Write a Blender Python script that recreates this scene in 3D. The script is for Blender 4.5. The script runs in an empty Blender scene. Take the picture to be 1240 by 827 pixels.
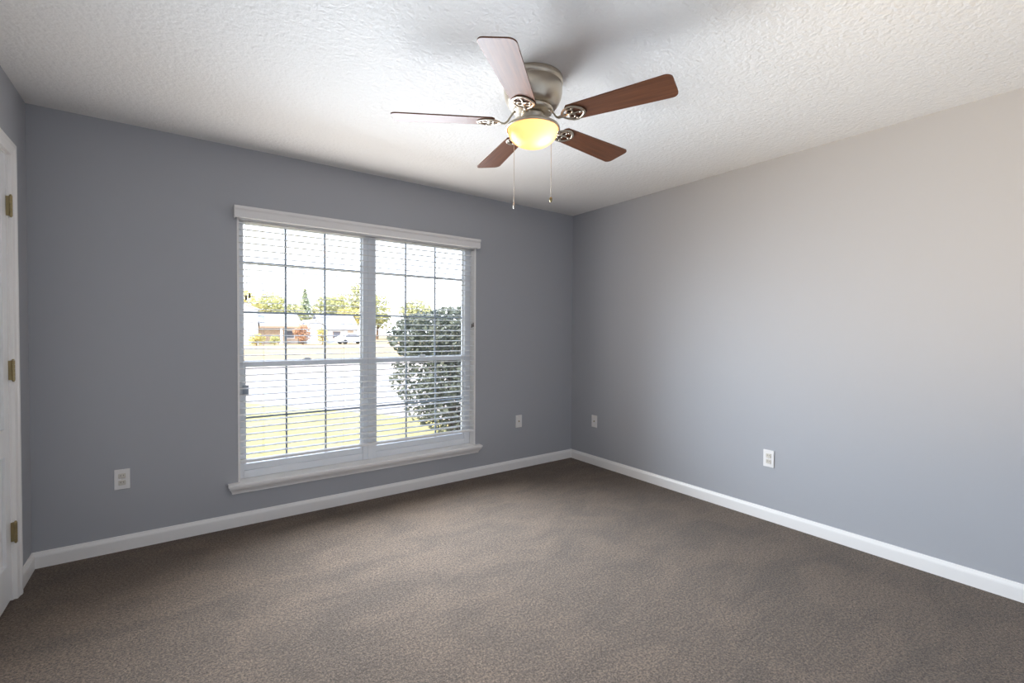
import bpy, bmesh, math, random
from mathutils import Vector, Matrix
random.seed(7)
PI = math.pi
scene = bpy.context.scene
COL = scene.collection

# ------------------------------------------------------------------ camera
cam_d = bpy.data.cameras.new('camera')
cam_d.sensor_width = 36.0
cam_d.lens = 564.085 / 1240 * 36.0
cam_d.clip_start = 0.02
cam_d.clip_end = 1000
cam = bpy.data.objects.new('camera', cam_d)
COL.objects.link(cam)
yaw, pitch, roll = 0.62715730, 0.02011163, 0.00607431
fw = Vector((math.sin(yaw) * math.cos(pitch), math.cos(yaw) * math.cos(pitch), -math.sin(pitch)))
rt = fw.cross(Vector((0, 0, 1))).normalized()
up = rt.cross(fw)
rt2 = rt * math.cos(roll) + up * math.sin(roll)
up2 = -rt * math.sin(roll) + up * math.cos(roll)
mw = Matrix((rt2, up2, -fw)).transposed().to_4x4()
mw.translation = Vector((-3.2597, -3.4621, 1.2677))
cam.matrix_world = mw
scene.camera = cam

# ------------------------------------------------------------------ view, world, sun
scene.view_settings.view_transform = 'Standard'
scene.view_settings.look = 'None'
scene.view_settings.gamma = 1
scene.view_settings.use_curve_mapping = False
scene.view_settings.exposure = 0.0
scene.cycles.use_denoising = True
scene.cycles.use_guiding = True
scene.cycles.diffuse_bounces = 8
scene.cycles.max_bounces = 14
scene.cycles.sample_clamp_indirect = 10

SKY_STRENGTH = 5.0
SUN_STRENGTH = 11.0
world = bpy.data.worlds.new('sky_world')
scene.world = world
world.use_nodes = True
wn = world.node_tree
wn.nodes.clear()
wo = wn.nodes.new('ShaderNodeOutputWorld')
bg = wn.nodes.new('ShaderNodeBackground')
bg.inputs['Strength'].default_value = SKY_STRENGTH
tc = wn.nodes.new('ShaderNodeTexCoord')
sep = wn.nodes.new('ShaderNodeSeparateXYZ')
rmp = wn.nodes.new('ShaderNodeValToRGB')
rmp.color_ramp.elements[0].position = 0.0
rmp.color_ramp.elements[0].color = (0.93, 0.96, 1.0, 1)
rmp.color_ramp.elements[1].position = 0.7
rmp.color_ramp.elements[1].color = (0.50, 0.66, 1.0, 1)
wn.links.new(tc.outputs['Generated'], sep.inputs[0])
wn.links.new(sep.outputs['Z'], rmp.inputs[0])
wn.links.new(rmp.outputs[0], bg.inputs['Color'])
wn.links.new(bg.outputs[0], wo.inputs['Surface'])

sun_d = bpy.data.lights.new('sun', 'SUN')
sun_d.energy = SUN_STRENGTH
sun_d.color = (1.0, 0.90, 0.74)
sun_d.angle = math.radians(0.6)
sun = bpy.data.objects.new('sun', sun_d)
COL.objects.link(sun)
sun.rotation_euler = Vector((0.62, 0.36, -0.62)).to_track_quat('-Z', 'Y').to_euler()
sun.location = (-8, -5, 12)

# a light portal in the window opening only guides the sampling of the sky
po_d = bpy.data.lights.new('window_portal', 'AREA')
po_d.shape = 'RECTANGLE'
po_d.size, po_d.size_y = 1.80, 1.76
po_d.cycles.is_portal = True
po = bpy.data.objects.new('window_portal', po_d)
COL.objects.link(po)
po.location = (-2.038, 0.15, 1.157)
po.rotation_euler = (-PI / 2, 0, 0)

# area lights added in the window to brighten the room: cool downward, warm upward
def window_fill(name, energy, col, tilt, spread, rows=7):
    z0, z1 = 0.42, 1.96
    hh = (z1 - z0) / rows
    d = bpy.data.lights.new(name, 'AREA')
    d.shape = 'RECTANGLE'
    d.size, d.size_y = 1.72, hh * 0.92
    d.energy = energy / rows
    d.color = col
    d.spread = math.radians(spread)
    for k in range(rows):
        o = bpy.data.objects.new(name, d)
        COL.objects.link(o)
        o.location = (-2.038, -0.030, z0 + hh * (k + 0.5))
        o.rotation_euler = (-PI / 2 - math.radians(tilt), 0, 0)     # facing -y, into the room; positive tilt looks up
window_fill('cool_window_fill', 104.0, (0.77, 0.88, 1.0), -12, 116)
window_fill('warm_window_fill', 27.0, (1.0, 0.95, 0.90), 7, 168)
# unseen warm spot added behind the camera to tint the upper right wall
wfill_d = bpy.data.lights.new('warm_fill_spot', 'SPOT')
wfill_d.energy = 330
wfill_d.color = (1.0, 0.715, 0.37)
wfill_d.spot_size = math.radians(58)
wfill_d.spot_blend = 1.0
wfill_d.shadow_soft_size = 0.25
wfill = bpy.data.objects.new('warm_fill_spot', wfill_d)
COL.objects.link(wfill)
wfill.location = (-3.35, -4.10, 1.75)
wfill.rotation_euler = (Vector((0, -2.85, 2.20)) - Vector(wfill.location)).to_track_quat('-Z', 'Y').to_euler()

# ------------------------------------------------------------------ materials
def new_mat(name):
    m = bpy.data.materials.new(name)
    m.use_nodes = True
    return m, m.node_tree, m.node_tree.nodes['Principled BSDF']

def pmat(name, col, rough=0.5, metal=0.0, spec=0.5, coat=0.0, bump=None, vary=None):
    """bump=(scale, strength, distance); vary=(scale, amount) multiplies the colour a little"""
    m, nt, b = new_mat(name)
    b.inputs['Base Color'].default_value = (*col, 1)
    b.inputs['Roughness'].default_value = rough
    b.inputs['Metallic'].default_value = metal
    b.inputs['Specular IOR Level'].default_value = spec
    b.inputs['Coat Weight'].default_value = coat
    t = nt.nodes.new('ShaderNodeTexCoord')
    if bump:
        n = nt.nodes.new('ShaderNodeTexNoise')
        n.inputs['Scale'].default_value = bump[0]
        n.inputs['Detail'].default_value = 4
        bp = nt.nodes.new('ShaderNodeBump')
        bp.inputs['Strength'].default_value = bump[1]
        bp.inputs['Distance'].default_value = bump[2]
        nt.links.new(t.outputs['Object'], n.inputs['Vector'])
        nt.links.new(n.outputs['Fac'], bp.inputs['Height'])
        nt.links.new(bp.outputs[0], b.inputs['Normal'])
    if vary:
        n2 = nt.nodes.new('ShaderNodeTexNoise')
        n2.inputs['Scale'].default_value = vary[0]
        n2.inputs['Detail'].default_value = 5
        r = nt.nodes.new('ShaderNodeValToRGB')
        a = vary[1]
        r.color_ramp.elements[0].position = 0.3
        r.color_ramp.elements[1].position = 0.7
        r.color_ramp.elements[0].color = tuple(max(0, c * (1 - a)) for c in col) + (1,)
        r.color_ramp.elements[1].color = tuple(min(1, c * (1 + a)) for c in col) + (1,)
        nt.links.new(t.outputs['Object'], n2.inputs['Vector'])
        nt.links.new(n2.outputs['Fac'], r.inputs[0])
        nt.links.new(r.outputs[0], b.inputs['Base Color'])
    return m

M = {}
M['wall'] = pmat('blue_grey_wall_paint', (0.400, 0.407, 0.431), 0.55, spec=0.35, bump=(220, 0.05, 0.002))
M['ceiling'] = pmat('textured_ceiling_paint', (0.86, 0.85, 0.83), 0.75, spec=0.3, bump=(58, 0.8, 0.006))
M['trim'] = pmat('white_trim_paint', (0.86, 0.84, 0.82), 0.32, bump=(30, 0.02, 0.002))
M['vinyl'] = pmat('white_window_vinyl', (0.86, 0.88, 0.91), 0.35)
M['muntin'] = pmat('grey_window_grille', (0.44, 0.49, 0.56), 0.4)
M['slat'] = pmat('white_blind_slat', (0.84, 0.84, 0.84), 0.4)
M['valance'] = pmat('white_blind_valance', (0.78, 0.76, 0.75), 0.35)
M['cord'] = pmat('off_white_cord', (0.75, 0.72, 0.66), 0.7)
M['tassel'] = pmat('dark_cord_tassel', (0.10, 0.09, 0.08), 0.5)
M['door'] = pmat('white_door_paint', (0.80, 0.80, 0.80), 0.35, bump=(40, 0.03, 0.002))
M['brass'] = pmat('aged_brass', (0.34, 0.27, 0.14), 0.38, metal=0.85)
M['plate'] = pmat('white_plastic', (0.82, 0.80, 0.78), 0.35)
M['plate_in'] = pmat('ivory_plastic', (0.66, 0.62, 0.55), 0.4)
M['slot'] = pmat('dark_slot', (0.12, 0.09, 0.08), 0.6)
M['nickel'] = pmat('brushed_nickel', (0.60, 0.53, 0.43), 0.30, metal=0.9, bump=(500, 0.03, 0.001))
M['darkmetal'] = pmat('dark_motor_metal', (0.06, 0.05, 0.045), 0.45, metal=0.6)
M['brick'] = pmat('outside_wall_cladding', (0.45, 0.40, 0.35), 0.8)
M['shingle'] = pmat('roof_shingles', (0.22, 0.20, 0.19), 0.9, vary=(6, .2))
M['road'] = pmat('pale_concrete', (0.37, 0.315, 0.27), 0.85, vary=(3, .08), spec=0.0)
M['bark'] = pmat('bark', (0.16, 0.11, 0.08), 0.9, vary=(30, .3), spec=0.0)
M['branch'] = pmat('grey_branch', (0.13, 0.11, 0.10), 0.8, spec=0.0)

def carpet_mat():
    m, nt, b = new_mat('taupe_carpet')
    b.inputs['Roughness'].default_value = 1.0
    b.inputs['Specular IOR Level'].default_value = 0.05
    b.inputs['Sheen Weight'].default_value = 0.15
    b.inputs['Sheen Roughness'].default_value = 0.6
    t = nt.nodes.new('ShaderNodeTexCoord')
    def noise(scale, detail, rough=0.6, sx=(1, 1, 1), rot=0.0, dist=0.0):
        mp = nt.nodes.new('ShaderNodeMapping')
        mp.inputs['Scale'].default_value = sx
        mp.inputs['Rotation'].default_value = (0, 0, rot)
        n = nt.nodes.new('ShaderNodeTexNoise')
        n.inputs['Scale'].default_value = scale
        n.inputs['Detail'].default_value = detail
        n.inputs['Roughness'].default_value = rough
        n.inputs['Distortion'].default_value = dist
        nt.links.new(t.outputs['Object'], mp.inputs[0])
        nt.links.new(mp.outputs[0], n.inputs['Vector'])
        return n
    fine = noise(160, 3, 0.75)
    tuft = noise(85, 2, 0.6)
    swath = noise(2.3, 6, 0.62, (1.0, 1.9, 1), 0.5, 0.8)
    r1 = nt.nodes.new('ShaderNodeValToRGB')
    r1.color_ramp.elements[0].position = 0.34
    r1.color_ramp.elements[1].position = 0.66
    r1.color_ramp.elements[0].color = (0.052, 0.036, 0.025, 1)
    r1.color_ramp.elements[1].color = (0.218, 0.160, 0.118, 1)
    nt.links.new(fine.outputs['Fac'], r1.inputs[0])
    r2 = nt.nodes.new('ShaderNodeValToRGB')
    r2.color_ramp.elements[0].position = 0.36
    r2.color_ramp.elements[1].position = 0.64
    r2.color_ramp.elements[0].color = (0.60, 0.60, 0.60, 1)
    r2.color_ramp.elements[1].color = (1.22, 1.22, 1.22, 1)
    nt.links.new(tuft.outputs['Fac'], r2.inputs[0])
    r3 = nt.nodes.new('ShaderNodeValToRGB')
    r3.color_ramp.elements[0].position = 0.38
    r3.color_ramp.elements[1].position = 0.62
    r3.color_ramp.elements[0].color = (0.80, 0.80, 0.80, 1)
    r3.color_ramp.elements[1].color = (1.12, 1.10, 1.08, 1)
    nt.links.new(swath.outputs['Fac'], r3.inputs[0])
    def mul(a, bb):
        mx = nt.nodes.new('ShaderNodeMix')
        mx.data_type = 'RGBA'
        mx.blend_type = 'MULTIPLY'
        mx.inputs['Factor'].default_value = 1
        nt.links.new(a, mx.inputs['A'])
        nt.links.new(bb, mx.inputs['B'])
        return mx.outputs['Result']
    c = mul(mul(r1.outputs[0], r2.outputs[0]), r3.outputs[0])
    nt.links.new(c, b.inputs['Base Color'])
    bp = nt.nodes.new('ShaderNodeBump')
    bp.inputs['Strength'].default_value = 0.8
    bp.inputs['Distance'].default_value = 0.008
    nt.links.new(fine.outputs['Fac'], bp.inputs['Height'])
    nt.links.new(bp.outputs[0], b.inputs['Normal'])
    return m
M['carpet'] = carpet_mat()

def wood_mat():
    m, nt, b = new_mat('dark_walnut_blade')
    b.inputs['Roughness'].default_value = 0.45
    b.inputs['Specular IOR Level'].default_value = 0.45
    t = nt.nodes.new('ShaderNodeTexCoord')
    mp = nt.nodes.new('ShaderNodeMapping')
    mp.inputs['Scale'].default_value = (3, 60, 60)
    n = nt.nodes.new('ShaderNodeTexNoise')
    n.inputs['Scale'].default_value = 1.6
    n.inputs['Detail'].default_value = 5
    r = nt.nodes.new('ShaderNodeValToRGB')
    r.color_ramp.elements[0].position = 0.3
    r.color_ramp.elements[1].position = 0.7
    r.color_ramp.elements[0].color = (0.115, 0.040, 0.016, 1)
    r.color_ramp.elements[1].color = (0.190, 0.068, 0.027, 1)
    nt.links.new(t.outputs['Object'], mp.inputs[0])
    nt.links.new(mp.outputs[0], n.inputs['Vector'])
    nt.links.new(n.outputs['Fac'], r.inputs[0])
    nt.links.new(r.outputs[0], b.inputs['Base Color'])
    return m
M['wood'] = wood_mat()

def glass_mat():
    m = bpy.data.materials.new('window_glass')
    m.use_nodes = True
    nt = m.node_tree
    nt.nodes.clear()
    o = nt.nodes.new('ShaderNodeOutputMaterial')
    mx = nt.nodes.new('ShaderNodeMixShader')
    tr = nt.nodes.new('ShaderNodeBsdfTransparent')
    tr.inputs[0].default_value = (0.97, 0.98, 0.98, 1)
    gl = nt.nodes.new('ShaderNodeBsdfGlossy')
    gl.inputs['Roughness'].default_value = 0.02
    fr = nt.nodes.new('ShaderNodeFresnel')
    fr.inputs['IOR'].default_value = 1.45
    nt.links.new(fr.outputs[0], mx.inputs[0])
    nt.links.new(tr.outputs[0], mx.inputs[1])
    nt.links.new(gl.outputs[0], mx.inputs[2])
    nt.links.new(mx.outputs[0], o.inputs['Surface'])
    return m
M['glass'] = glass_mat()

def bowl_mat():
    m = bpy.data.materials.new('frosted_amber_lit_glass')
    m.use_nodes = True
    nt = m.node_tree
    nt.nodes.clear()
    o = nt.nodes.new('ShaderNodeOutputMaterial')
    tl = nt.nodes.new('ShaderNodeBsdfTranslucent')
    tl.inputs[0].default_value = (0.85, 0.54, 0.33, 1)
    gl = nt.nodes.new('ShaderNodeBsdfGlossy')
    gl.inputs['Roughness'].default_value = 0.25
    em = nt.nodes.new('ShaderNodeEmission')
    em.inputs[0].default_value = (1.0, 0.45, 0.15, 1)
    em.inputs[1].default_value = 0.60
    mx = nt.nodes.new('ShaderNodeMixShader')
    mx.inputs[0].default_value = 0.05
    ad = nt.nodes.new('ShaderNodeAddShader')
    nt.links.new(tl.outputs[0], mx.inputs[1])
    nt.links.new(gl.outputs[0], mx.inputs[2])
    nt.links.new(mx.outputs[0], ad.inputs[0])
    nt.links.new(em.outputs[0], ad.inputs[1])
    nt.links.new(ad.outputs[0], o.inputs['Surface'])
    return m
M['bowl'] = bowl_mat()

def leaf_mat(name, c1, c2, rough=0.5, trans=0.25, scale=1.5):
    m, nt, b = new_mat(name)
    b.inputs['Roughness'].default_value = rough
    b.inputs['Specular IOR Level'].default_value = 0.02
    t = nt.nodes.new('ShaderNodeTexCoord')
    n = nt.nodes.new('ShaderNodeTexNoise')
    n.inputs['Scale'].default_value = scale
    n.inputs['Detail'].default_value = 3
    r = nt.nodes.new('ShaderNodeValToRGB')
    r.color_ramp.elements[0].position = 0.35
    r.color_ramp.elements[1].position = 0.65
    r.color_ramp.elements[0].color = (*c1, 1)
    r.color_ramp.elements[1].color = (*c2, 1)
    nt.links.new(t.outputs['Object'], n.inputs['Vector'])
    nt.links.new(n.outputs['Fac'], r.inputs[0])
    nt.links.new(r.outputs[0], b.inputs['Base Color'])
    tl = nt.nodes.new('ShaderNodeBsdfTranslucent')
    nt.links.new(r.outputs[0], tl.inputs[0])
    mx = nt.nodes.new('ShaderNodeMixShader')
    mx.inputs[0].default_value = trans
    o = nt.nodes['Material Output']
    nt.links.new(b.outputs[0], mx.inputs[1])
    nt.links.new(tl.outputs[0], mx.inputs[2])
    nt.links.new(mx.outputs[0], o.inputs['Surface'])
    return m

def lawn_mat(name, c1, c2, scale):
    m, nt, b = new_mat(name)
    b.inputs['Roughness'].default_value = 0.95
    b.inputs['Specular IOR Level'].default_value = 0.0
    t = nt.nodes.new('ShaderNodeTexCoord')
    n = nt.nodes.new('ShaderNodeTexNoise')
    n.inputs['Scale'].default_value = scale
    n.inputs['Detail'].default_value = 8
    n.inputs['Roughness'].default_value = 0.7
    r = nt.nodes.new('ShaderNodeValToRGB')
    r.color_ramp.elements[0].position = 0.35
    r.color_ramp.elements[1].position = 0.65
    r.color_ramp.elements[0].color = (*c1, 1)
    r.color_ramp.elements[1].color = (*c2, 1)
    nt.links.new(t.outputs['Object'], n.inputs['Vector'])
    nt.links.new(n.outputs['Fac'], r.inputs[0])
    nt.links.new(r.outputs[0], b.inputs['Base Color'])
    return m
M['lawn'] = lawn_mat('dry_green_lawn', (0.32, 0.27, 0.10), (0.42, 0.345, 0.15), 1.2)
M['field'] = lawn_mat('tan_dormant_lawn', (0.28, 0.21, 0.12), (0.35, 0.27, 0.165), 0.15)

# ------------------------------------------------------------------ mesh helpers
def obj(name, bm, mat, parent=None, smooth=False, loc=None, rot=None):
    me = bpy.data.meshes.new(name)
    bm.normal_update()
    bm.to_mesh(me)
    bm.free()
    for mm in (mat if isinstance(mat, (list, tuple)) else [mat]):
        me.materials.append(mm)
    if smooth:
        for p in me.polygons:
            p.use_smooth = True
    o = bpy.data.objects.new(name, me)
    COL.objects.link(o)
    if parent is not None:
        o.parent = parent
    if loc is not None:
        o.location = loc
    if rot is not None:
        o.rotation_euler = rot
    return o

def BM():
    return bmesh.new()

def tag(o, label=None, cat=None, group=None, kind=None):
    if label: o['label'] = label
    if cat: o['category'] = cat
    if group: o['group'] = group
    if kind: o['kind'] = kind
    return o

def thing(name, label, cat, loc=(0, 0, 0), rotz=0.0, group=None, kind=None):
    o = bpy.data.objects.new(name, None)
    o.empty_display_size = 0.05
    COL.objects.link(o)
    o.location = loc
    o.rotation_euler = (0, 0, rotz)
    return tag(o, label, cat, group, kind)

def box(bm, x0, x1, y0, y1, z0, z1, bev=0.0, seg=2, mi=0):
    r = bmesh.ops.create_cube(bm, size=1.0)
    vs = r['verts']
    for v in vs:
        v.co = Vector(((x0 + x1) / 2 + v.co.x * (x1 - x0), (y0 + y1) / 2 + v.co.y * (y1 - y0), (z0 + z1) / 2 + v.co.z * (z1 - z0)))
    fs = set(f for v in vs for f in v.link_faces)
    for f in fs:
        f.material_index = mi
    if bev > 0:
        es = list(set(e for v in vs for e in v.link_edges))
        bmesh.ops.bevel(bm, geom=es, offset=bev, segments=seg, affect='EDGES', profile=0.6)
    return bm

def lathe(bm, prof, seg=48, c=(0, 0), cap=False):
    rings = []
    for r, z in prof:
        if r < 1e-5:
            rings.append([bm.verts.new((c[0], c[1], z))])
        else:
            rings.append([bm.verts.new((c[0] + r * math.cos(2 * PI * k / seg), c[1] + r * math.sin(2 * PI * k / seg), z)) for k in range(seg)])
    for a, b in zip(rings[:-1], rings[1:]):
        for k in range(seg):
            k2 = (k + 1) % seg
            if len(a) == 1 and len(b) == 1:
                continue
            if len(a) == 1:
                bm.faces.new((a[0], b[k2], b[k]))
            elif len(b) == 1:
                bm.faces.new((a[k], a[k2], b[0]))
            else:
                bm.faces.new((a[k], a[k2], b[k2], b[k]))
    bmesh.ops.recalc_face_normals(bm, faces=bm.faces)
    return bm

def tube(bm, pts, rad, seg=8, closed=False, flat=1.0):
    """tube along points; rad number or list; flat scales the z-thickness of the section"""
    pts = [Vector(p) for p in pts]
    n = len(pts)
    rings = []
    for i, p in enumerate(pts):
        if closed:
            t = (pts[(i + 1) % n] - pts[i - 1]).normalized()
        else:
            t = (pts[min(i + 1, n - 1)] - pts[max(i - 1, 0)]).normalized()
        a = Vector((0, 0, 1)) if abs(t.z) < 0.9 else Vector((1, 0, 0))
        s = t.cross(a).normalized()
        u = s.cross(t)
        r = rad[i] if isinstance(rad, (list, tuple)) else rad
        rings.append([bm.verts.new(p + s * r * math.cos(2 * PI * k / seg) + u * r * flat * math.sin(2 * PI * k / seg)) for k in range(seg)])
    m = n if closed else n - 1
    for i in range(m):
        a, b = rings[i], rings[(i + 1) % n]
        for k in range(seg):
            bm.faces.new((a[k], a[(k + 1) % seg], b[(k + 1) % seg], b[k]))
    if not closed:
        bm.faces.new(list(reversed(rings[0])))
        bm.faces.new(rings[-1])
    bmesh.ops.recalc_face_normals(bm, faces=bm.faces)
    return bm

def extrude_profile(bm, prof, axis, a0, a1, m0=0.0, m1=0.0):
    """prof: closed list of (d, z) with d the distance out of the wall; swept along axis 'x' or 'y' via place()"""
    def put(d, z, a):
        return axis(d, z, a)
    A = [bm.verts.new(put(d, z, a0 + m0 * d)) for d, z in prof]
    B = [bm.verts.new(put(d, z, a1 + m1 * d)) for d, z in prof]
    n = len(prof)
    for i in range(n):
        j = (i + 1) % n
        bm.faces.new((A[i], A[j], B[j], B[i]))
    bm.faces.new(list(reversed(A)))
    bm.faces.new(B)
    bmesh.ops.recalc_face_normals(bm, faces=bm.faces)
    return bm

def struct(name, bm, mat, label=None, cat=None, parent=None):
    o = obj(name, bm, mat, parent)
    if parent is None:
        tag(o, label, cat, kind='structure')
    return o

# ------------------------------------------------------------------ room shell
W, D, H = 3.8787, 4.25, 2.44            # width, depth, height of the room
WX0, WX1, WZ0, WZ1 = -2.930, -1.145, 0.285, 2.030   # window opening
T = 0.15

b = BM(); box(b, -W - T, T, -D - T, T, -0.12, 0.0)
struct('floor', b, M['carpet'], 'taupe brown cut pile carpet covering the whole floor', 'carpet')
b = BM(); box(b, -W - T, T, -D - T, T, H, H + 0.12)
struct('ceiling', b, M['ceiling'], 'white knockdown textured ceiling above the fan', 'ceiling')
b = BM()
box(b, -W - T, WX0, 0, T, 0, H)
box(b, WX1, T, 0, T, 0, H)
box(b, WX0, WX1, 0, T, 0, WZ0 - 0.02)
box(b, WX0, WX1, 0, T, WZ1, H)
struct('wall_back', b, M['wall'], 'blue grey painted wall around the window', 'wall')
b = BM(); box(b, 0, T, -D, 0, 0, H)
struct('wall_right', b, M['wall'], 'long blue grey painted wall right of the window wall', 'wall')
DY0, DY1, DZ = -0.345, -1.125, 2.075     # door opening in the left wall
b = BM()
box(b, -W - T, -W, DY0, 0, 0, H)
box(b, -W - T, -W, -D, DY1, 0, H)
box(b, -W - T, -W, DY1, DY0, DZ, H)
struct('wall_left', b, M['wall'], 'narrow strip of blue grey wall beside the white door', 'wall')
b = BM(); box(b, -W - T, T, -D - T, -D, 0, H)
struct('wall_front', b, M['wall'], 'blue grey painted wall facing the window wall', 'wall')
# roof with eaves above the room, outside
b = BM(); box(b, -W - 3.0, 3.0, -D - 3.5, 0.42, H + 0.125, H + 0.30)
struct('roof', b, M['shingle'], 'shingled roof slab with eave above the window', 'roof')

# baseboards
BP = [(0, 0), (0.014, 0), (0.014, 0.060), (0.0125, 0.068), (0.009, 0.075), (0.0065, 0.083), (0, 0.085)]
ax_back = lambda d, z, a: (a, -d, z)
ax_right = lambda d, z, a: (-d, a, z)
ax_left = lambda d, z, a: (-W + d, a, z)
ax_front = lambda d, z, a: (a, -D + d, z)
b = BM(); extrude_profile(b, BP, ax_back, -W, 0, 1, -1)
struct('baseboard_back', b, M['trim'], 'white baseboard under the window', 'baseboard')
b = BM(); extrude_profile(b, BP, ax_right, -D, 0, 1, -1)
struct('baseboard_right', b, M['trim'], 'white baseboard along the long right wall', 'baseboard')
b = BM(); extrude_profile(b, BP, ax_left, -0.286, 0, 0, -1)
struct('baseboard_left', b, M['trim'], 'short piece of white baseboard between corner and door', 'baseboard')
b = BM(); extrude_profile(b, BP, ax_front, -W, 0, 1, -1)
struct('baseboard_front', b, M['trim'], 'white baseboard opposite the window', 'baseboard')

# ------------------------------------------------------------------ door in the left wall
door = thing('door_1', 'white panelled door with brass hinges in the left wall', 'door', (-W, -0.352, 0), kind='structure')
def dl(o):
    o.parent = door
    return o
dx, dy = W, 0.352       # local = world + (dx, dy)
def dbox(bm, x0, x1, y0, y1, z0, z1, bev=0.0, mi=0):
    box(bm, x0 + dx, x1 + dx, y0 + dy, y1 + dy, z0, z1, bev, 2, mi)
# slab with two sunk panels that have raised fields
b = BM()
SY0, SY1 = -0.352, -1.118
xs0, xs1 = -W - 0.040, -W - 0.005
py0, py1 = SY0 - 0.075, SY1 + 0.075
zrows = [(0.19, 0.69), (0.815, 1.93)]
dbox(b, xs0, xs1, py0, SY0, 0.012, 2.068)
dbox(b, xs0, xs1, SY1, py1, 0.012, 2.068)
dbox(b, xs0, xs1, py1, py0, 0.012, 0.19)
dbox(b, xs0, xs1, py1, py0, 0.69, 0.815)
dbox(b, xs0, xs1, py1, py0, 1.93, 2.068)
slab = obj('door_slab', b, M['door'], door)
for z0, z1 in zrows:
    b = BM()
    dbox(b, xs0 + 0.006, xs1 - 0.012, py1, py0, z0, z1)
    # bevelled raised field
    r = bmesh.ops.create_cube(b, size=1.0)
    for v in r['verts']:
        f = 1.0 if v.co.x < 0 else 0.0
        hy = (py0 - py1) / 2 - 0.018 - (0.03 if v.co.x > 0 else 0)
        hz = (z1 - z0) / 2 - 0.018 - (0.03 if v.co.x > 0 else 0)
        v.co = Vector(((xs1 - 0.013 if v.co.x < 0 else xs1 - 0.003) + dx, (py0 + py1) / 2 + (hy if v.co.y > 0 else -hy) + dy, (z0 + z1) / 2 + (hz if v.co.z > 0 else -hz)))
    obj('door_panel', b, M['door'], slab)
# casing with a stepped profile, jamb
b = BM()
CW = 0.057
def casing_prof(w):
    return [(0, 0), (0.020, 0), (0.022, 0.004), (0.022, 0.020), (0.016, 0.030), (0.013, 0.050), (0.010, w), (0, w)]
# right (near corner) upright, from inner edge DY0 outwards +y ; mitred by simple overlap
def upright(bm, ys, sgn):
    pr = [(0, 0), (0.013, 0), (0.015, 0.006), (0.017, 0.026), (0.022, 0.036), (0.022, CW - 0.003), (0.020, CW), (0, CW)]
    A = [bm.verts.new((-W + d + dx, ys + sgn * w + dy, 0.0)) for d, w in pr]
    Bv = [bm.verts.new((-W + d + dx, ys + sgn * w + dy, DZ + w)) for d, w in pr]
    n = len(pr)
    for i in range(n):
        j = (i + 1) % n
        bm.faces.new((A[i], A[j], Bv[j], Bv[i]))
    bm.faces.new(A); bm.faces.new(Bv)
upright(b, DY0, 1)
upright(b, DY1, -1)
pr = [(0, 0), (0.013, 0), (0.015, 0.006), (0.017, 0.026), (0.022, 0.036), (0.022, CW - 0.003), (0.020, CW), (0, CW)]
A = [b.verts.new((-W + d + dx, DY0 + w + dy, DZ + w)) for d, w in pr]
Bv = [b.verts.new((-W + d + dx, DY1 - w + dy, DZ + w)) for d, w in pr]
for i in range(len(pr)):
    j = (i + 1) % len(pr)
    b.faces.new((A[i], A[j], Bv[j], Bv[i]))
bmesh.ops.recalc_face_normals(b, faces=b.faces)
obj('door_casing', b, M['trim'], door)
b = BM()
dbox(b, -W - T, -W + 0.0005, DY0 - 0.006, DY0 - 0.0002, 0, DZ)
dbox(b, -W - T, -W + 0.0005, DY1 + 0.0002, DY1 + 0.006, 0, DZ)
dbox(b, -W - T, -W + 0.0005, DY1, DY0, DZ - 0.006, DZ - 0.0002)
dbox(b, -W - T, -W - 0.055, DY1 + 0.006, DY0 - 0.006, 0, DZ - 0.006)   # stop and closed back
obj('door_jamb', b, M['trim'], door)
for zc in (1.836, 1.076, 0.320):
    b = BM()
    dbox(b, -W - 0.006, -W + 0.014, -0.3522, -0.3455, zc - 0.045, zc + 0.045, 0.001)
    for k in range(5):
        z0 = zc - 0.047 + k * 0.0188
        lathe(b, [(0, z0), (0.0062, z0), (0.0062, z0 + 0.0176), (0, z0 + 0.0176)], 12, (-W + 0.012 + dx, -0.354 + dy))
    lathe(b, [(0, zc - 0.053), (0.0035, zc - 0.052), (0.005, zc - 0.047), (0, zc - 0.047)], 12, (-W + 0.012 + dx, -0.354 + dy))
    lathe(b, [(0, zc + 0.047), (0.005, zc + 0.047), (0.0035, zc + 0.052), (0, zc + 0.053)], 12, (-W + 0.012 + dx, -0.354 + dy))
    obj('hinge', b, M['brass'], door)

# ------------------------------------------------------------------ window
win = thing('window_1', 'white twin window with grilles behind open horizontal blinds', 'window', ((WX0 + WX1) / 2, 0, WZ0), kind='structure')
wx, wz = -(WX0 + WX1) / 2, -WZ0
def wbox(bm, x0, x1, y0, y1, z0, z1, bev=0.0, mi=0):
    box(bm, x0 + wx, x1 + wx, y0, y1, z0 + wz, z1 + wz, bev, 2, mi)
# jamb liner: white painted returns
b = BM()
wbox(b, WX0 - 0.002, WX0 + 0.010, -0.004, T, WZ0, WZ1)
wbox(b, WX1 - 0.010, WX1 + 0.002, -0.004, T, WZ0, WZ1)
wbox(b, WX0, WX1, -0.004, T, WZ1 - 0.010, WZ1 + 0.002)
obj('window_jamb', b, M['trim'], win)
# stool and moulded apron
b = BM()
wbox(b, -2.990, -1.095, -0.052, 0.10, WZ0 - 0.018, WZ0, 0.004)
obj('window_sill', b, M['trim'], win)
b = BM()
AP = [(0, 0), (0.016, 0), (0.018, 0.008), (0.022, 0.016), (0.030, 0.026), (0.040, 0.036), (0.044, 0.046), (0.044, 0.0515), (0, 0.0515)]
extrude_profile(b, [(d, WZ0 - 0.0695 + z + wz) for d, z in AP], lambda d, z, a: (a, -d, z), -2.958 + wx, -1.127 + wx, -0.6, 0.6)
obj('window_apron', b, M['trim'], win)
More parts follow.
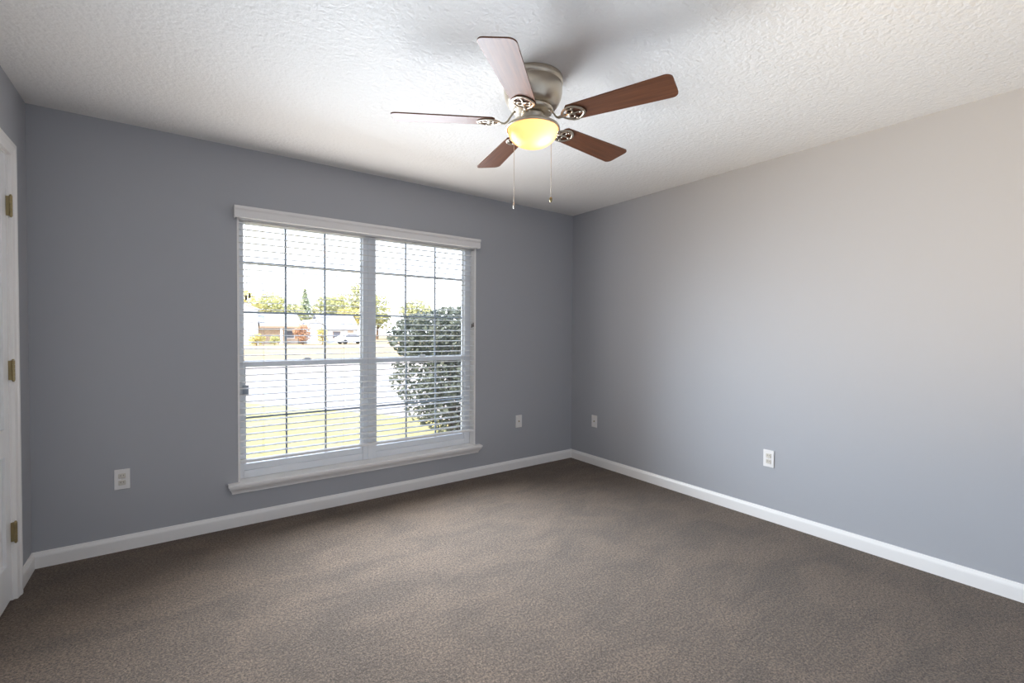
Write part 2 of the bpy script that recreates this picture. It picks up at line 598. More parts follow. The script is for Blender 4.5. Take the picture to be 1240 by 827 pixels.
# frame of the two units and the mullion between
FY0, FY1 = 0.072, 0.14
GL = [(-2.890, -2.100), (-2.000, -1.208)]     # visible glass fields
b = BM()
wbox(b, WX0 + 0.010, GL[0][0], FY0, FY1, WZ0, WZ1 - 0.010, 0.004)
wbox(b, GL[1][1], WX1 - 0.010, FY0, FY1, WZ0, WZ1 - 0.010, 0.004)
wbox(b, GL[0][0], GL[0][1], FY0, FY1, WZ0, 0.335, 0.004)
wbox(b, GL[1][0], GL[1][1], FY0, FY1, WZ0, 0.335, 0.004)
wbox(b, GL[0][0], GL[0][1], FY0, FY1, 1.995, WZ1 - 0.010, 0.004)
wbox(b, GL[1][0], GL[1][1], FY0, FY1, 1.995, WZ1 - 0.010, 0.004)
obj('window_frame', b, M['vinyl'], win)
b = BM()
wbox(b, GL[0][1], GL[1][0], FY0 - 0.006, FY1, WZ0, WZ1 - 0.010, 0.004)
wbox(b, GL[0][1] + 0.035, GL[1][0] - 0.035, FY0 - 0.012, FY0, WZ0, WZ1 - 0.010, 0.003)
obj('mullion', b, M['vinyl'], win)
for gx0, gx1 in GL:
    for nm, z0, z1, zs, yo in (('upper_sash', 1.050, 1.995, (1.390, 1.722), 0.016), ('lower_sash', 0.335, 1.050, (0.682,), 0.0)):
        s = BM()
        y0, y1 = 0.088 + yo, 0.110 + yo
        if nm == 'lower_sash':
            wbox(s, gx0, gx1, y0 - 0.010, y1, 1.024, 1.064, 0.004)      # meeting rail
            wbox(s, gx0, gx0 + 0.014, y0, y1, z0, 1.024, 0.002)
            wbox(s, gx1 - 0.014, gx1, y0, y1, z0, 1.024, 0.002)
            wbox(s, gx0, gx1, y0 - 0.006, y1, z0, z0 + 0.042, 0.003)
        else:
            wbox(s, gx0, gx0 + 0.006, y0, y1, 1.064, z1, 0.002)
            wbox(s, gx1 - 0.006, gx1, y0, y1, 1.064, z1, 0.002)
            wbox(s, gx0, gx1, y0, y1, z1 - 0.02, z1, 0.002)
            wbox(s, gx0, gx1, y0, y1, 1.026, 1.066, 0.003)
        so = obj(nm, s, M['vinyl'], win)
        g = BM()
        wbox(g, gx0 + 0.004, gx1 - 0.004, 0.098 + yo, 0.1005 + yo, z0 + 0.01, z1 - 0.005)
        obj('glass_pane', g, M['glass'], so)
        mu = BM()
        zb, zt = (1.05, z1) if nm == 'upper_sash' else (z0 + 0.02, 1.03)
        for k in (1, 2):
            xc = gx0 + (gx1 - gx0) * k / 3
            wbox(mu, xc - 0.007, xc + 0.007, 0.101 + yo, 0.108 + yo, zb, zt, 0.001)
        for q, zc in enumerate(zs):
            hw = 0.010 if zc > 1.6 else 0.007
            wbox(mu, gx0 + 0.003, gx1 - 0.003, 0.1015 + yo, 0.1075 + yo, zc - hw, zc + hw, 0.001)
        obj('muntin_grille', mu, M['muntin'], so)
        if nm == 'lower_sash':
            lk = BM()
            xc = (gx0 + gx1) / 2
            wbox(lk, xc - 0.030, xc + 0.030, 0.075, 0.100, 1.064, 1.070, 0.002)
            wbox(lk, xc - 0.018, xc + 0.022, 0.072, 0.086, 1.070, 1.080, 0.003)
            obj('sash_lock', lk, M['vinyl'], so)
b = BM()
wbox(b, -2.898, -2.862, 0.058, 0.0735, 0.835, 0.905, 0.003)
wbox(b, -2.890, -2.870, 0.050, 0.060, 0.848, 0.892, 0.003)
obj('window_latch', b, M['muntin'], win)

# ------------------------------------------------------------------ blind
BX0, BX1 = WX0 + 0.012, WX1 - 0.012
blind = thing('window_blind', 'wide white horizontal slat blind with moulded valance hung in the window', 'blind', ((BX0 + BX1) / 2, 0.030, WZ1))
bxo, bzo = -(BX0 + BX1) / 2, -WZ1
def bl(bm, x0, x1, y0, y1, z0, z1, bev=0.0):
    box(bm, x0 + bxo, x1 + bxo, y0 - 0.030, y1 - 0.030, z0 + bzo, z1 + bzo, bev)
b = BM(); bl(b, BX0, BX1, 0.004, 0.058, 1.978, 2.019, 0.002)
obj('headrail', b, M['slat'], blind)
b = BM()
VP = [(0.008, 1.984), (0.0, 1.9835), (0.0, 1.990)]
prof = [(0.006, 1.981), (0.046, 1.981), (0.052, 1.984), (0.054, 1.990), (0.054, 2.030), (0.057, 2.034), (0.063, 2.041), (0.063, 2.052), (0.060, 2.056), (0.044, 2.056), (0.044, 1.990), (0.006, 1.990)]
prof = [(0.044, 1.983), (0.052, 1.983), (0.055, 1.987), (0.055, 2.028), (0.058, 2.033), (0.064, 2.040), (0.064, 2.053), (0.061, 2.057), (0.044, 2.057)]
extrude_profile(b, prof, lambda d, z, a: (a + bxo, -d - 0.030, z + bzo), -2.950, -1.130)
bl(b, -2.950, -2.942, -0.046, -0.002, 1.983, 2.057, 0.001)
bl(b, -1.138, -1.130, -0.046, -0.002, 1.983, 2.057, 0.001)
bl(b, -2.942, -1.138, -0.046, -0.004, 2.049, 2.057, 0.001)
obj('valance', b, M['valance'], blind)
# slats: shallow crowned boards, slightly tilted, one mesh
PITCH, Z_TOP, N = 0.0432, 1.968, 37
b = BM()
def slat(bm, zc, t=0.0028, tilt=math.radians(2.0)):
    K = 6
    top0, bot0, top1, bot1 = [], [], [], []
    for k in range(K + 1):
        s = -0.5 + k / K
        yy = s * 0.050
        zz = 0.0022 * (1 - (2 * s) ** 2)
        y_ = yy * math.cos(tilt) - zz * math.sin(tilt)
        z_ = yy * math.sin(tilt) + zz * math.cos(tilt)
        for xx, tp, bt in ((BX0 + bxo, top0, bot0), (BX1 + bxo, top1, bot1)):
            tp.append(bm.verts.new((xx, y_, zc + bzo + z_ + t / 2)))
            bt.append(bm.verts.new((xx, y_, zc + bzo + z_ - t / 2)))
    for k in range(K):
        bm.faces.new((top0[k], top1[k], top1[k + 1], top0[k + 1]))
        bm.faces.new((bot0[k + 1], bot1[k + 1], bot1[k], bot0[k]))
    bm.faces.new((top0[0], bot0[0], bot1[0], top1[0]))
    bm.faces.new((top0[-1], top1[-1], bot1[-1], bot0[-1]))
    bm.faces.new(top0 + bot0[::-1])
    bm.faces.new(top1[::-1] + bot1)
zs = [Z_TOP - PITCH * k for k in range(N)]
zs = [z for z in zs if z > 0.425]
for z in zs:
    slat(b, z)
bmesh.ops.recalc_face_normals(b, faces=b.faces)
obj('slats', b, M['slat'], blind)
b = BM(); bl(b, BX0, BX1, 0.004, 0.056, 0.402, 0.420, 0.004)
obj('bottom_rail', b, M['slat'], blind)
LX = [-2.78, -2.26, -1.79, -1.27]
for x in LX:
    b = BM()
    for yy in (0.0025, 0.0575):
        tube(b, [(x + bxo, yy - 0.030, 0.415 + bzo), (x + bxo, yy - 0.030, 1.985 + bzo)], 0.0007, 6)
    for z in zs:
        tube(b, [(x + bxo, 0.0025 - 0.03, z + bzo - 0.0025), (x + bxo, 0.0575 - 0.03, z + bzo - 0.0025)], 0.0005, 4)
    obj('ladder_cord', b, M['cord'], blind)
for xs_, zt in (((-2.882, -2.862), (1.478, 1.492)), ((-1.182, -1.168), (1.318, 1.326))):
    for x, z in zip(xs_, zt):
        b = BM()
        tube(b, [(x + bxo, -0.004 - 0.03, z + 0.02 + bzo), (x + bxo, -0.004 - 0.03, 1.985 + bzo)], 0.0007, 6)
        co = obj('pull_cord', b, M['cord'], blind)
        b = BM()
        lathe(b, [(0, z - 0.014 + bzo), (0.0055, z - 0.014 + bzo), (0.006, z - 0.008 + bzo), (0.0045, z + 0.012 + bzo), (0.002, z + 0.022 + bzo), (0, z + 0.022 + bzo)], 14, (x + bxo, -0.034))
        obj('tassel', b, M['tassel'], co, smooth=True)

# ------------------------------------------------------------------ wall plates
def plate_part(kind, root):
    b = BM(); box(b, -0.035, 0.035, -0.0055, 0, -0.0575, 0.0575, 0.0025)
    obj('cover_plate', b, M['plate'], root)
    if kind == 'duplex':
        for zc in (0.0195, -0.0195):
            b = BM()
            box(b, -0.0165, 0.0165, -0.0075, -0.004, zc - 0.014, zc + 0.014, 0.003)
            r = obj('receptacle', b, M['plate_in'], root)
            b = BM()
            box(b, -0.0075, -0.0053, -0.0079, -0.0070, zc - 0.002, zc + 0.007)
            box(b, 0.0053, 0.0075, -0.0079, -0.0070, zc - 0.001, zc + 0.006)
            obj('slot', b, M['slot'], r)
        b = BM()
        box(b, -0.0025, 0.0025, -0.0066, -0.005, -0.0025, 0.0025, 0.0008)
        obj('screw', b, M['plate_in'], root)
    else:
        b = BM()
        n0 = len(b.verts)
        lathe(b, [(0.0, 0.014), (0.0022, 0.014), (0.0022, 0.013), (0.0045, 0.013), (0.0045, 0.007), (0.0068, 0.007), (0.0068, 0.004), (0, 0.004)], 12)
        for v in b.verts:
            v.co = Vector((v.co.x, -v.co.z, v.co.y))
        bmesh.ops.recalc_face_normals(b, faces=b.faces)
        obj('coaxial_jack', b, M['brass'], root)
        for zc in (0.042, -0.042):
            b = BM(); box(b, -0.0025, 0.0025, -0.0066, -0.005, zc - 0.0025, zc + 0.0025, 0.0008)
            obj('screw', b, M['plate_in'], root)

for kind, loc, rz, lab, nm, grp in (
    ('duplex', (-3.508, 0, 0.411), 0, 'white duplex outlet on window wall, left of the window', 'power_outlet', 'duplex outlets low on the walls'),
    ('coax', (-0.669, 0, 0.439), 0, 'white cable jack plate on window wall, right of the window', 'cable_outlet', 'jack plates near the far corner'),
    ('coax', (0, -0.323, 0.418), -PI / 2, 'small white jack plate on the long right wall beside far corner', 'cable_outlet', 'jack plates near the far corner'),
    ('duplex', (0, -1.942, 0.422), -PI / 2, 'white duplex outlet alone midway along the long right wall', 'power_outlet', 'duplex outlets low on the walls')):
    r = thing(nm, lab, 'outlet' if kind == 'duplex' else 'jack plate', loc, rz, grp)
    plate_part(kind, r)

# ------------------------------------------------------------------ ceiling fan
FC = (-1.905, -1.747)
fan = thing('ceiling_fan', 'brushed nickel flush ceiling fan with five walnut blades and lit amber bowl', 'ceiling fan', (FC[0], FC[1], H))
def zl(p):
    return [(r, z - H) for r, z in p]
b = BM()
lathe(b, zl([(0, 2.4395), (0.137, 2.4395), (0.138, 2.436), (0.138, 2.416), (0.134, 2.412), (0.132, 2.410), (0.135, 2.406), (0.135, 2.372), (0.131, 2.350), (0.122, 2.328), (0.110, 2.312), (0.100, 2.304), (0.0, 2.304)]), 64)
hs = obj('motor_housing', b, M['nickel'], fan, smooth=True)
b = BM()
lathe(b, zl([(0, 2.3035), (0.092, 2.3035), (0.094, 2.296), (0.090, 2.286), (0.080, 2.281), (0.050, 2.279), (0, 2.279)]), 48)
obj('flywheel', b, M['nickel'], fan, smooth=True)
b = BM()
lathe(b, zl([(0, 2.279), (0.052, 2.279), (0.054, 2.270), (0.050, 2.258), (0.044, 2.248), (0.044, 2.240), (0.050, 2.233), (0.070, 2.229), (0.100, 2.226), (0.118, 2.222), (0.125, 2.216), (0.126, 2.206), (0.122, 2.204), (0.117, 2.206), (0.112, 2.218), (0.0, 2.222)]), 64)
obj('light_fitter', b, M['nickel'], fan, smooth=True)
b = BM()
P = []
for k in range(13):
    a = k / 12 * PI / 2
    P.append((0.1155 * math.cos(a) ** 0.85 if k < 12 else 0.0, 2.2035 - 0.074 * math.sin(a)))
P = [(0.113, 2.210)] + P
lathe(b, zl(P), 64)
obj('glass_bowl', b, M['bowl'], fan, smooth=True)
# bulb that lights the bowl
bd = bpy.data.lights.new('bulb', 'POINT')
bd.energy = 0.5
bd.color = (1.0, 0.78, 0.48)
bd.shadow_soft_size = 0.02
bo = bpy.data.objects.new('bulb', bd)
COL.objects.link(bo)
bo.parent = fan
bo.location = (0.018, -0.046, 2.172 - H)

PITCHA = math.radians(9.5)
A0 = math.radians(4.3)
for k in range(5):
    a = A0 + k * 2 * PI / 5
    # blade in its own frame: x radial
    b = BM()
    L0, L1, ZB = 0.178, 0.642, 2.242 - H
    out = []
    w0, w1, cr = 0.053, 0.071, 0.028
    out.append((L0 + 0.012, -w0)); 
    n = 8
    for q in range(n + 1):
        t = -PI / 2 + q / n * PI / 2
        out.append((L1 - cr + cr * math.cos(t), -w1 + cr + cr * math.sin(t)))
    for q in range(n + 1):
        t = q / n * PI / 2
        out.append((L1 - cr + cr * math.cos(t), w1 - cr + cr * math.sin(t)))
    out.append((L0 + 0.012, w0)); out.append((L0, w0 - 0.014)); out.append((L0, -w0 + 0.014))
    lo = [b.verts.new((x, y, -0.0028)) for x, y in out]
    hi = [b.verts.new((x, y, 0.0028)) for x, y in out]
    b.faces.new(lo[::-1]); b.faces.new(hi)
    for i in range(len(out)):
        j = (i + 1) % len(out)
        b.faces.new((lo[i], lo[j], hi[j], hi[i]))
    bmesh.ops.recalc_face_normals(b, faces=b.faces)
    R = Matrix.Rotation(a, 4, 'Z') @ Matrix.Translation((0, 0, ZB)) @ Matrix.Rotation(-PITCHA, 4, 'X')
    bo_ = obj('blade', b, M['wood'], fan)
    bo_.matrix_local = R
    # decorative blade iron
    b = BM()
    sgn = 1
    arm = [(0.072, 0, 0.046), (0.090, 0, 0.040), (0.105, 0, 0.020), (0.118, 0, 0.000), (0.132, 0, -0.010), (0.148, 0, -0.008), (0.164, 0, -0.0055)]
    tube(b, arm, [0.011, 0.010, 0.009, 0.009, 0.009, 0.010, 0.011], 10, False, 0.5)
    loop = []
    for q in range(28):
        t = 2 * PI * q / 28
        rr = 1 + 0.16 * math.cos(2 * t)
        loop.append((0.204 + 0.044 * math.cos(t) * rr, 0.046 * math.sin(t), -0.0068))
    tube(b, loop, 0.0065, 8, True, 0.5)
    for cy_ in (-0.016, 0.016):
        loop = [(0.194 + 0.013 * math.cos(2 * PI * q / 16), cy_ + 0.013 * math.sin(2 * PI * q / 16), -0.0068) for q in range(16)]
        tube(b, loop, 0.0045, 8, True, 0.5)
    tube(b, [(0.160, 0, -0.0068), (0.200, 0, -0.0068), (0.252, 0, -0.0068)], [0.010, 0.005, 0.004], 8, False, 0.5)
    for sx, sy in ((0.212, -0.034), (0.212, 0.034), (0.240, 0.0)):
        lathe(b, [(0, -0.0115), (0.005, -0.0105), (0.0065, -0.0085), (0.0065, -0.004), (0, -0.004)], 12, (sx, sy))
    io = obj('blade_iron', b, M['nickel'], fan, smooth=True)
    io.matrix_local = R
# pull chains
vd = Vector((0.62, 0.785, 0)); pr_ = Vector((0.785, -0.62, 0))
for s, zend, fob in ((-1, 1.893, 0), (1, 1.919, 1)):
    o2 = pr_ * (0.090 * s) + vd * 0.097
    b = BM()
    d = o2.normalized()
    tube(b, [d * 0.047 + Vector((0, 0, 2.240 - H)), d * 0.10 + Vector((0, 0, 2.240 - H)), o2 + Vector((0, 0, 2.236 - H)), o2 + Vector((0, 0, 2.222 - H))], 0.0016, 8)
    zt = 2.222
    nb = int((zt - zend) / 0.0042)
    tube(b, [o2 + Vector((0, 0, zt - H)), o2 + Vector((0, 0, zend - H))], 0.0008, 6)
    for q in range(nb):
        m_ = Matrix.Translation(o2 + Vector((0, 0, zt - H - q * 0.0042)))
        bmesh.ops.create_icosphere(b, subdivisions=1, radius=0.0019, matrix=m_)
    ch = obj('pull_chain', b, M['nickel'], fan, smooth=True)
    b = BM()
    z = zend - H
    if fob == 0:
        lathe(b, [(0, z + 0.006), (0.003, z + 0.005), (0.0055, z - 0.004), (0.005, z - 0.010), (0.003, z - 0.013), (0.0035, z - 0.022), (0, z - 0.024)], 14, (o2.x, o2.y))
        obj('chain_fob', b, M['nickel'], ch, smooth=True)
    else:
        lathe(b, [(0, z + 0.006), (0.004, z + 0.005), (0.0075, z), (0.0078, z - 0.007), (0.0065, z - 0.012), (0.004, z - 0.018), (0, z - 0.022)], 14, (o2.x, o2.y))
        obj('chain_fob', b, M['brass'], ch, smooth=True)

# ------------------------------------------------------------------ outside: ground
GZ = -0.35
b = BM()
def poly(bm, pts, z):
    bm.faces.new([bm.verts.new((x, y, z)) for x, y in pts])
box(b, -90, 160, -60, 220, GZ - 0.35, GZ - 0.05)
struct('ground', b, M['field'], 'wide tan dormant lawn across the street', 'lawn')
def slab_poly(pts, z0, z1):
    bm = BM()
    lo = [bm.verts.new((x, y, z0)) for x, y in pts]
    hi = [bm.verts.new((x, y, z1)) for x, y in pts]
    bm.faces.new(lo[::-1]); bm.faces.new(hi)
    for i in range(len(pts)):
        j = (i + 1) % len(pts)
        bm.faces.new((lo[i], lo[j], hi[j], hi[i]))
    bmesh.ops.recalc_face_normals(bm, faces=bm.faces)
    return bm
struct('lawn', slab_poly([(-30, 0.16), (6, 0.16), (1.6, 3.0), (0.6, 4.4), (-0.7, 6.4), (-2.05, 8.6), (-6, 9.6), (-30, 10)], GZ - 0.05, GZ),
       M['lawn'], 'sunny yellow green front lawn just beyond the window', 'lawn')
struct('driveway', slab_poly([(40, 0.16), (40, 26), (-40, 17.6), (-40, 10), (-30, 10), (-6, 9.6), (-2.05, 8.6), (-0.7, 6.4), (0.6, 4.4), (1.6, 3.0), (6, 0.16)], GZ - 0.06, GZ - 0.012),
       M['road'], 'bright pale concrete driveway and street beyond the lawn', 'driveway')
struct('street', slab_poly([(-60, 44), (90, 50), (90, 55), (-60, 49)], GZ - 0.06, GZ - 0.03),
       M['road'], 'pale far street in front of the houses', 'street')

# ------------------------------------------------------------------ outside: plants
def leafy(bm, c, rad, n, size, fill=0.55, holes=None):
    for _ in range(n):
        while True:
            v = Vector((random.uniform(-1, 1), random.uniform(-1, 1), random.uniform(-1, 1)))
            if fill <= v.length <= 1:
                break
        p = Vector((c[0] + v.x * rad[0], c[1] + v.y * rad[1], c[2] + v.z * rad[2]))
        if holes and holes(p):
            continue
        d = Vector((random.gauss(0, 1), random.gauss(0, 1), random.gauss(0, 0.7))).normalized()
        s = d.cross(Vector((random.gauss(0, 1), random.gauss(0, 1), random.gauss(0, 1)))).normalized()
        nn = d.cross(s)
        L = size * random.uniform(0.7, 1.25)
        w = L * 0.30
        a = bm.verts.new(p - d * L / 2)
        e = bm.verts.new(p + d * L / 2)
        l = bm.verts.new(p + s * w + nn * w * 0.35)
        r = bm.verts.new(p - s * w + nn * w * 0.35)
        bm.faces.new((a, l, e))
        bm.faces.new((a, e, r))

M['leaf_bush'] = leaf_mat('dark_holly_leaves', (0.080, 0.095, 0.072), (0.150, 0.165, 0.135), 0.55, 0.2, 6)
M['leaf_green'] = leaf_mat('yellow_green_leaves', (0.40, 0.40, 0.17), (0.56, 0.52, 0.24), 0.7, 0.35, 0.4)
M['leaf_olive'] = leaf_mat('olive_leaves', (0.34, 0.35, 0.18), (0.50, 0.47, 0.25), 0.7, 0.35, 0.4)
M['leaf_gold'] = leaf_mat('gold_leaves', (0.50, 0.42, 0.15), (0.60, 0.52, 0.20), 0.7, 0.35, 0.5)
M['leaf_rust'] = leaf_mat('rust_leaves', (0.46, 0.26, 0.15), (0.56, 0.36, 0.22), 0.7, 0.35, 0.8)
M['leaf_pine'] = leaf_mat('pine_needles', (0.36, 0.40, 0.27), (0.46, 0.49, 0.33), 0.7, 0.3, 0.5)

# big holly bush right outside the right-hand unit
bush = thing('holly_bush', 'tall dark leafy bush close outside the right half of the window', 'bush', (0.12, 2.55, GZ - 0.01))
b = BM()
def rel(c): return (c[0] - 0.12, c[1] - 2.55, c[2] - GZ)
for c, rad, n in (((0.12, 2.55, 1.20), (1.06, 0.72, 0.44), 6200), ((-0.12, 2.50, 0.64), (0.82, 0.65, 0.45), 2100), ((0.55, 2.65, 0.72), (0.75, 0.65, 0.50), 2300),
                  ((0.20, 2.50, 0.12), (0.72, 0.55, 0.36), 1300), ((-0.30, 2.45, 0.30), (0.48, 0.42, 0.35), 330), ((0.75, 2.6, 0.15), (0.5, 0.5, 0.35), 350)):
    leafy(b, rel(c), rad, n, 0.075, 0.15)
fo = obj('foliage', b, M['leaf_bush'], bush)
b = BM()
for k in range(16):
    a = random.uniform(0, 2 * PI)
    r1 = random.uniform(0.2, 0.7)
    p0 = (0.1 * math.cos(a), 0.1 * math.sin(a), 0.0)
    p1 = (0.35 * r1 * math.cos(a), 0.3 * r1 * math.sin(a), 0.45)
    p2 = (0.85 * r1 * math.cos(a + .2), 0.7 * r1 * math.sin(a + .2), 0.95)
    p3 = (1.1 * r1 * math.cos(a + .3), 0.9 * r1 * math.sin(a + .3), 1.45)
    tube(b, [p0, p1, p2, p3], [0.016, 0.012, 0.008, 0.004], 6)
obj('branches', b, M['branch'], bush)

def tree(name, x, y, h, r, mat, label, cat='tree', n=900, leaf=0.55, group=None, conifer=False, low=0.3):
    t = thing(name, label, cat, (x, y, GZ - 0.05), 0, group)
    b = BM()
    if conifer:
        for q in range(9):
            f = q / 8
            leafy(b, (0, 0, h * (0.22 + 0.74 * f)), (r * (1.02 - f), r * (1.02 - f), h * 0.09), int(n / 9), leaf, 0.2)
    else:
        leafy(b, (0, 0, h * (low + (1 - low) / 2)), (r * 0.85, r * 0.85, h * (1 - low) / 2), n // 2, leaf, 0.5)
        for q in range(7):
            a = random.uniform(0, 2 * PI)
            zz = random.uniform(low + 0.12, 0.86) * h
            leafy(b, (r * 0.6 * math.cos(a), r * 0.6 * math.sin(a), zz), (r * 0.48, r * 0.48, h * 0.17), n // 12, leaf, 0.4)
    obj('crown', b, mat, t)
    b = BM()
    tube(b, [(0, 0, 0), (0.05 * r, 0, h * 0.3), (0, 0.05 * r, h * 0.75)], [r * 0.09, r * 0.065, r * 0.03], 8)
    for q in range(4):
        a = q * PI / 2 + 0.4
        tube(b, [(0.03 * r, 0, h * 0.32), (r * 0.4 * math.cos(a), r * 0.4 * math.sin(a), h * 0.6)], [r * 0.045, r * 0.015], 6)
    obj('trunk', b, M['bark'], t)
    return t

# tree line behind the houses (y about 90)
G = 'trees behind the houses'
for nm, x, y, h, r, mt, lab, con in (
    ('broadleaf_tree', 6.0, 86, 8.4, 3.2, 'leaf_gold', 'gold green tree behind the white gabled house at far left', False),
    ('broadleaf_tree', 11.4, 95, 8.9, 3.4, 'leaf_green', 'yellow green tree rising left of the first window bar', False),
    ('broadleaf_tree', 13.9, 86.5, 6.6, 2.6, 'leaf_olive', 'low olive tree between the two houses', False),
    ('pine_tree', 17.4, 94, 9.4, 2.8, 'leaf_pine', 'dark pointed pine above the pale main roof', True),
    ('broadleaf_tree', 19.4, 87, 8.2, 2.8, 'leaf_olive', 'olive tree right beside the dark pine', False),
    ('broadleaf_tree', 23.8, 95, 9.3, 3.0, 'leaf_green', 'rounded yellow green tree behind the grey roof', False),
    ('broadleaf_tree', 26.6, 87.5, 11.4, 3.2, 'leaf_olive', 'tallest olive tree next to the window mullion', False),
    ('broadleaf_tree', 32.5, 96, 9.6, 3.6, 'leaf_green', 'yellow green tree just right of the window mullion', False),
    ('broadleaf_tree', 39.2, 90, 9.0, 4.0, 'leaf_olive', 'olive tree seen left of the dark bush', False),
    ('broadleaf_tree', 1.5, 96, 8.5, 3.4, 'leaf_olive', 'olive tree cut by the left window edge', False)):
    tree(nm, x, y, h, r, M[mt], lab, n=1100, leaf=0.75, group=G, conifer=con, low=0.22)
tree('broadleaf_tree', 19.6, 73, 5.4, 2.1, M['leaf_gold'], 'bright gold tree beside the grey roofed house', n=900, leaf=0.5, low=0.2)
tree('ornamental_tree', 9.2, 56.5, 2.5, 1.15, M['leaf_rust'], 'small rust red tree in front of the main house', n=700, leaf=0.28, low=0.12)
tree('round_shrub', 11.3, 56, 2.1, 0.75, M['leaf_gold'], 'yellow shrub beside the white garage', 'shrub', n=500, leaf=0.22, low=0.05)
tree('round_shrub', 4.1, 55, 1.35, 0.95, M['leaf_gold'], 'low golden shrub in front of the white gabled wing', 'shrub', n=500, leaf=0.22, low=0.03)
tree('round_shrub', 6.0, 55.5, 1.25, 0.7, M['leaf_green'], 'low green shrub by the porch column', 'shrub', n=400, leaf=0.2, low=0.03)

# ------------------------------------------------------------------ outside: houses
M['h_white'] = pmat('white_siding', (0.72, 0.70, 0.68), 0.7, spec=0.0)
M['h_tan'] = pmat('tan_brick', (0.52, 0.40, 0.30), 0.8, vary=(4, .15), spec=0.0)
M['h_roof'] = pmat('pale_shingles', (0.50, 0.48, 0.47), 0.85, vary=(5, .1), spec=0.0)
M['h_roof2'] = pmat('grey_shingles', (0.36, 0.36, 0.40), 0.85, vary=(5, .1), spec=0.0)
M['h_brown'] = pmat('brown_fascia', (0.34, 0.24, 0.17), 0.7, spec=0.0)
M['h_glass'] = pmat('dark_window_glass', (0.12, 0.12, 0.14), 0.15, spec=0.0)
M['car_white'] = pmat('white_car_paint', (0.72, 0.72, 0.72), 0.35, spec=0.0)
M['tire'] = pmat('black_tire', (0.03, 0.03, 0.03), 0.8, spec=0.0)

def gable(bm, x0, x1, y0, y1, z0, z1, ov=0.3, th=0.12, axis='y'):
    """gable roof; axis = direction of the ridge"""
    def pt(a, bb, z):
        return (a, bb, z) if axis == 'y' else (bb, a, z)
    if axis == 'y':
        a0, a1, b0, b1 = x0 - ov, x1 + ov, y0 - ov, y1 + ov
    else:
        a0, a1, b0, b1 = y0 - ov, y1 + ov, x0 - ov, x1 + ov
    am = (a0 + a1) / 2
    s = []
    for bb in (b0, b1):
        s.append([bm.verts.new(pt(*q)) for q in ((a0, bb, z0), (am, bb, z1), (a1, bb, z0), (a1, bb, z0 - th), (am, bb, z1 - th), (a0, bb, z0 - th))])
    for i in range(6):
        j = (i + 1) % 6
        bm.faces.new((s[0][i], s[0][j], s[1][j], s[1][i]))
    bm.faces.new(s[0]); bm.faces.new(s[1])
    bmesh.ops.recalc_face_normals(bm, faces=bm.faces)
def gable_wall(bm, x0, x1, y0, y1, z0, ze, zr, axis='y'):
    if axis == 'y':
        pts = [(x0, z0), (x1, z0), (x1, ze), ((x0 + x1) / 2, zr), (x0, ze)]
        A = [bm.verts.new((x, y0, z)) for x, z in pts]; Bv = [bm.verts.new((x, y1, z)) for x, z in pts]
    else:
        pts = [(y0, z0), (y1, z0), (y1, ze), ((y0 + y1) / 2, zr), (y0, ze)]
        A = [bm.verts.new((x0, y, z)) for y, z in pts]; Bv = [bm.verts.new((x1, y, z)) for y, z in pts]
    n = 5
    for i in range(n):
        j = (i + 1) % n
        bm.faces.new((A[i], A[j], Bv[j], Bv[i]))
    bm.faces.new(A); bm.faces.new(Bv)
    bmesh.ops.recalc_face_normals(bm, faces=bm.faces)

# house A
hA = thing('house', 'white gabled house with tan brick porch and pale roof across the street', 'house', (6.0, 60, GZ - 0.05))
o = (6.0, 60.0, GZ - 0.05)
b = BM(); gable_wall(b, 1.2 - 6, 4.9 - 6, 0, 8, 0, 4.2, 5.0); obj('gabled_wing', b, M['h_white'], hA)
b = BM(); gable(b, 1.2 - 6, 4.9 - 6, 0, 8, 4.22, 5.15, 0.25); obj('wing_roof', b, M['h_roof'], hA)
b = BM(); box(b, -1.1, 3.6, 1.2, 8, 0, 2.15); obj('brick_wall', b, M['h_tan'], hA)
b = BM(); gable(b, -0.6, 3.6, -0.2, 8, 2.25, 4.1, 0.3, 0.15, 'x'); obj('main_roof', b, M['h_roof'], hA)
b = BM(); box(b, -1.0, 3.9, -0.56, -0.46, 2.02, 2.24); obj('fascia', b, M['h_brown'], hA)
b = BM(); box(b, 1.3, 1.55, -0.35, -0.10, 0, 2.05); box(b, 1.24, 1.61, -0.41, -0.04, 0, 0.12); box(b, 1.24, 1.61, -0.41, -0.04, 1.95, 2.05); obj('porch_column', b, M['h_white'], hA)
b = BM(); box(b, -4.0, -2.9, -0.04, 0.02, 2.0, 2.6); wfa = obj('window_frame', b, M['h_tan'], hA)
b = BM(); box(b, -3.9, -3.0, -0.06, 0.0, 2.08, 2.52); obj('pane', b, M['h_glass'], wfa)
b = BM(); box(b, 2.2, 3.2, 1.14, 1.22, 0.7, 1.75); wfa = obj('window_frame', b, M['h_white'], hA)
b = BM(); box(b, 2.3, 3.1, 1.12, 1.2, 0.8, 1.65); obj('pane', b, M['h_glass'], wfa)
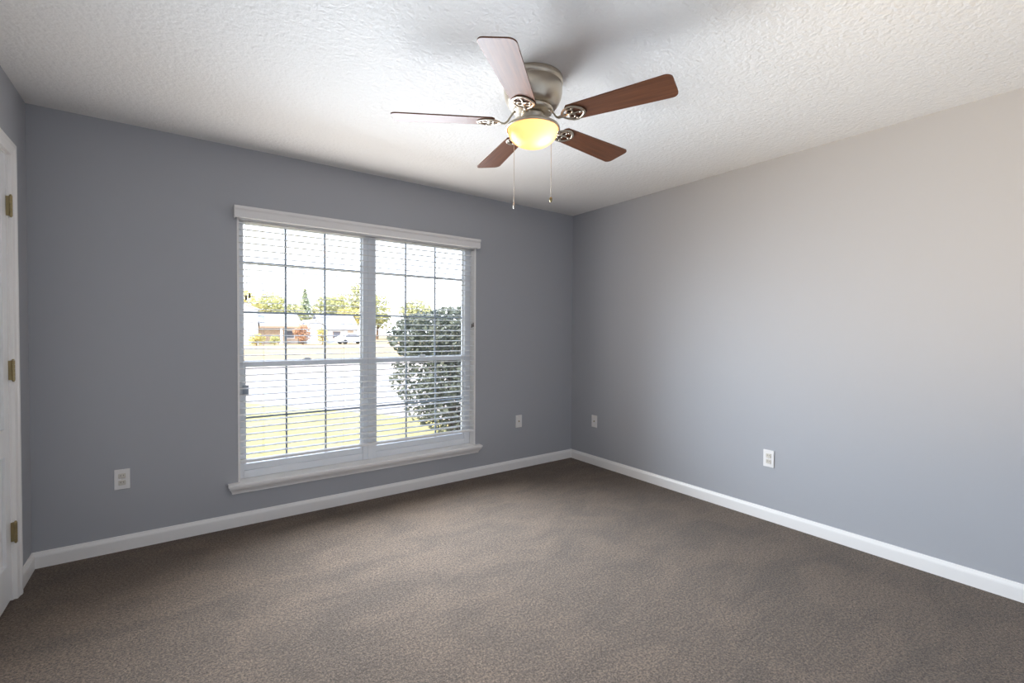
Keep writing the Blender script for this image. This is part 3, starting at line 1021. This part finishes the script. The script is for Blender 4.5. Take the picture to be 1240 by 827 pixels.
# house B with garage
hB = thing('house', 'low house with white garage gable and long grey roof across the street', 'house', (14.0, 62, GZ - 0.05))
b = BM(); gable_wall(b, -3.4, -1.2, -1.2, 6, 0, 2.3, 3.1); obj('garage', b, M['h_white'], hB)
b = BM(); gable(b, -3.4, -1.2, -1.2, 6, 2.35, 3.2, 0.25, 0.12); obj('garage_roof', b, M['h_roof'], hB)
b = BM(); box(b, -3.05, -1.55, -1.26, -1.18, 0, 1.9); gd = obj('garage_door', b, M['plate'], hB)
b = BM(); box(b, -2.45, -2.15, -1.28, -1.20, 2.2, 2.45); obj('gable_vent', b, M['h_roof2'], hB)
b = BM(); box(b, -1.2, 3.4, 0.2, 6, 0, 1.9); obj('wall', b, M['h_white'], hB)
b = BM(); gable(b, -1.2, 3.4, 0.2, 6, 1.95, 4.1, 0.3, 0.15, 'x'); obj('roof', b, M['h_roof2'], hB)
b = BM(); box(b, 0.2, 1.2, 0.14, 0.22, 0.7, 1.6); wf = obj('window_frame', b, M['h_brown'], hB)
b = BM(); box(b, 0.28, 1.12, 0.12, 0.2, 0.78, 1.52); obj('pane', b, M['h_glass'], wf)
b = BM(); box(b, 2.2, 2.95, 0.14, 0.22, 0.0, 1.8); obj('front_door', b, M['h_tan'], hB)

# parked white car in front of house B
car = thing('car', 'white car parked in front of the grey roofed house', 'car', (15.3, 57.5, GZ - 0.05), 0.15)
b = BM()
pf = [(-1.9, 0.28), (1.9, 0.28), (1.95, 0.62), (1.75, 0.80), (0.95, 0.90), (0.45, 1.32), (-0.95, 1.34), (-1.55, 0.92), (-1.92, 0.86)]
A = [b.verts.new((x, -0.8, z)) for x, z in pf]; Bv = [b.verts.new((x, 0.8, z)) for x, z in pf]
for i in range(len(pf)):
    j = (i + 1) % len(pf)
    b.faces.new((A[i], A[j], Bv[j], Bv[i]))
b.faces.new(A); b.faces.new(Bv)
bmesh.ops.recalc_face_normals(b, faces=b.faces)
bmesh.ops.bevel(b, geom=list(b.edges), offset=0.05, segments=2, affect='EDGES')
obj('body', b, M['car_white'], car)
for s in (-0.805, 0.805):
    b = BM()
    y0, y1 = (s - 0.006, s + 0.004) if s < 0 else (s - 0.004, s + 0.006)
    pw = [(-1.25, 0.92), (0.75, 0.92), (0.38, 1.24), (-0.90, 1.26)]
    A = [b.verts.new((x, y0, z)) for x, z in pw]; Bv = [b.verts.new((x, y1, z)) for x, z in pw]
    for i in range(4):
        j = (i + 1) % 4
        b.faces.new((A[i], A[j], Bv[j], Bv[i]))
    b.faces.new(A); b.faces.new(Bv)
    bmesh.ops.recalc_face_normals(b, faces=b.faces)
    obj('side_window', b, M['h_glass'], car)
for x in (-1.2, 1.2):
    for y in (-0.72, 0.72):
        b = BM()
        lathe(b, [(0, -0.1), (0.22, -0.1), (0.30, -0.08), (0.31, 0), (0.30, 0.08), (0.22, 0.1), (0, 0.1)], 20)
        for v in b.verts:
            v.co = Vector((v.co.x + x, v.co.z + y, v.co.y + 0.31))
        bmesh.ops.recalc_face_normals(b, faces=b.faces)
        obj('wheel', b, M['tire'], car)
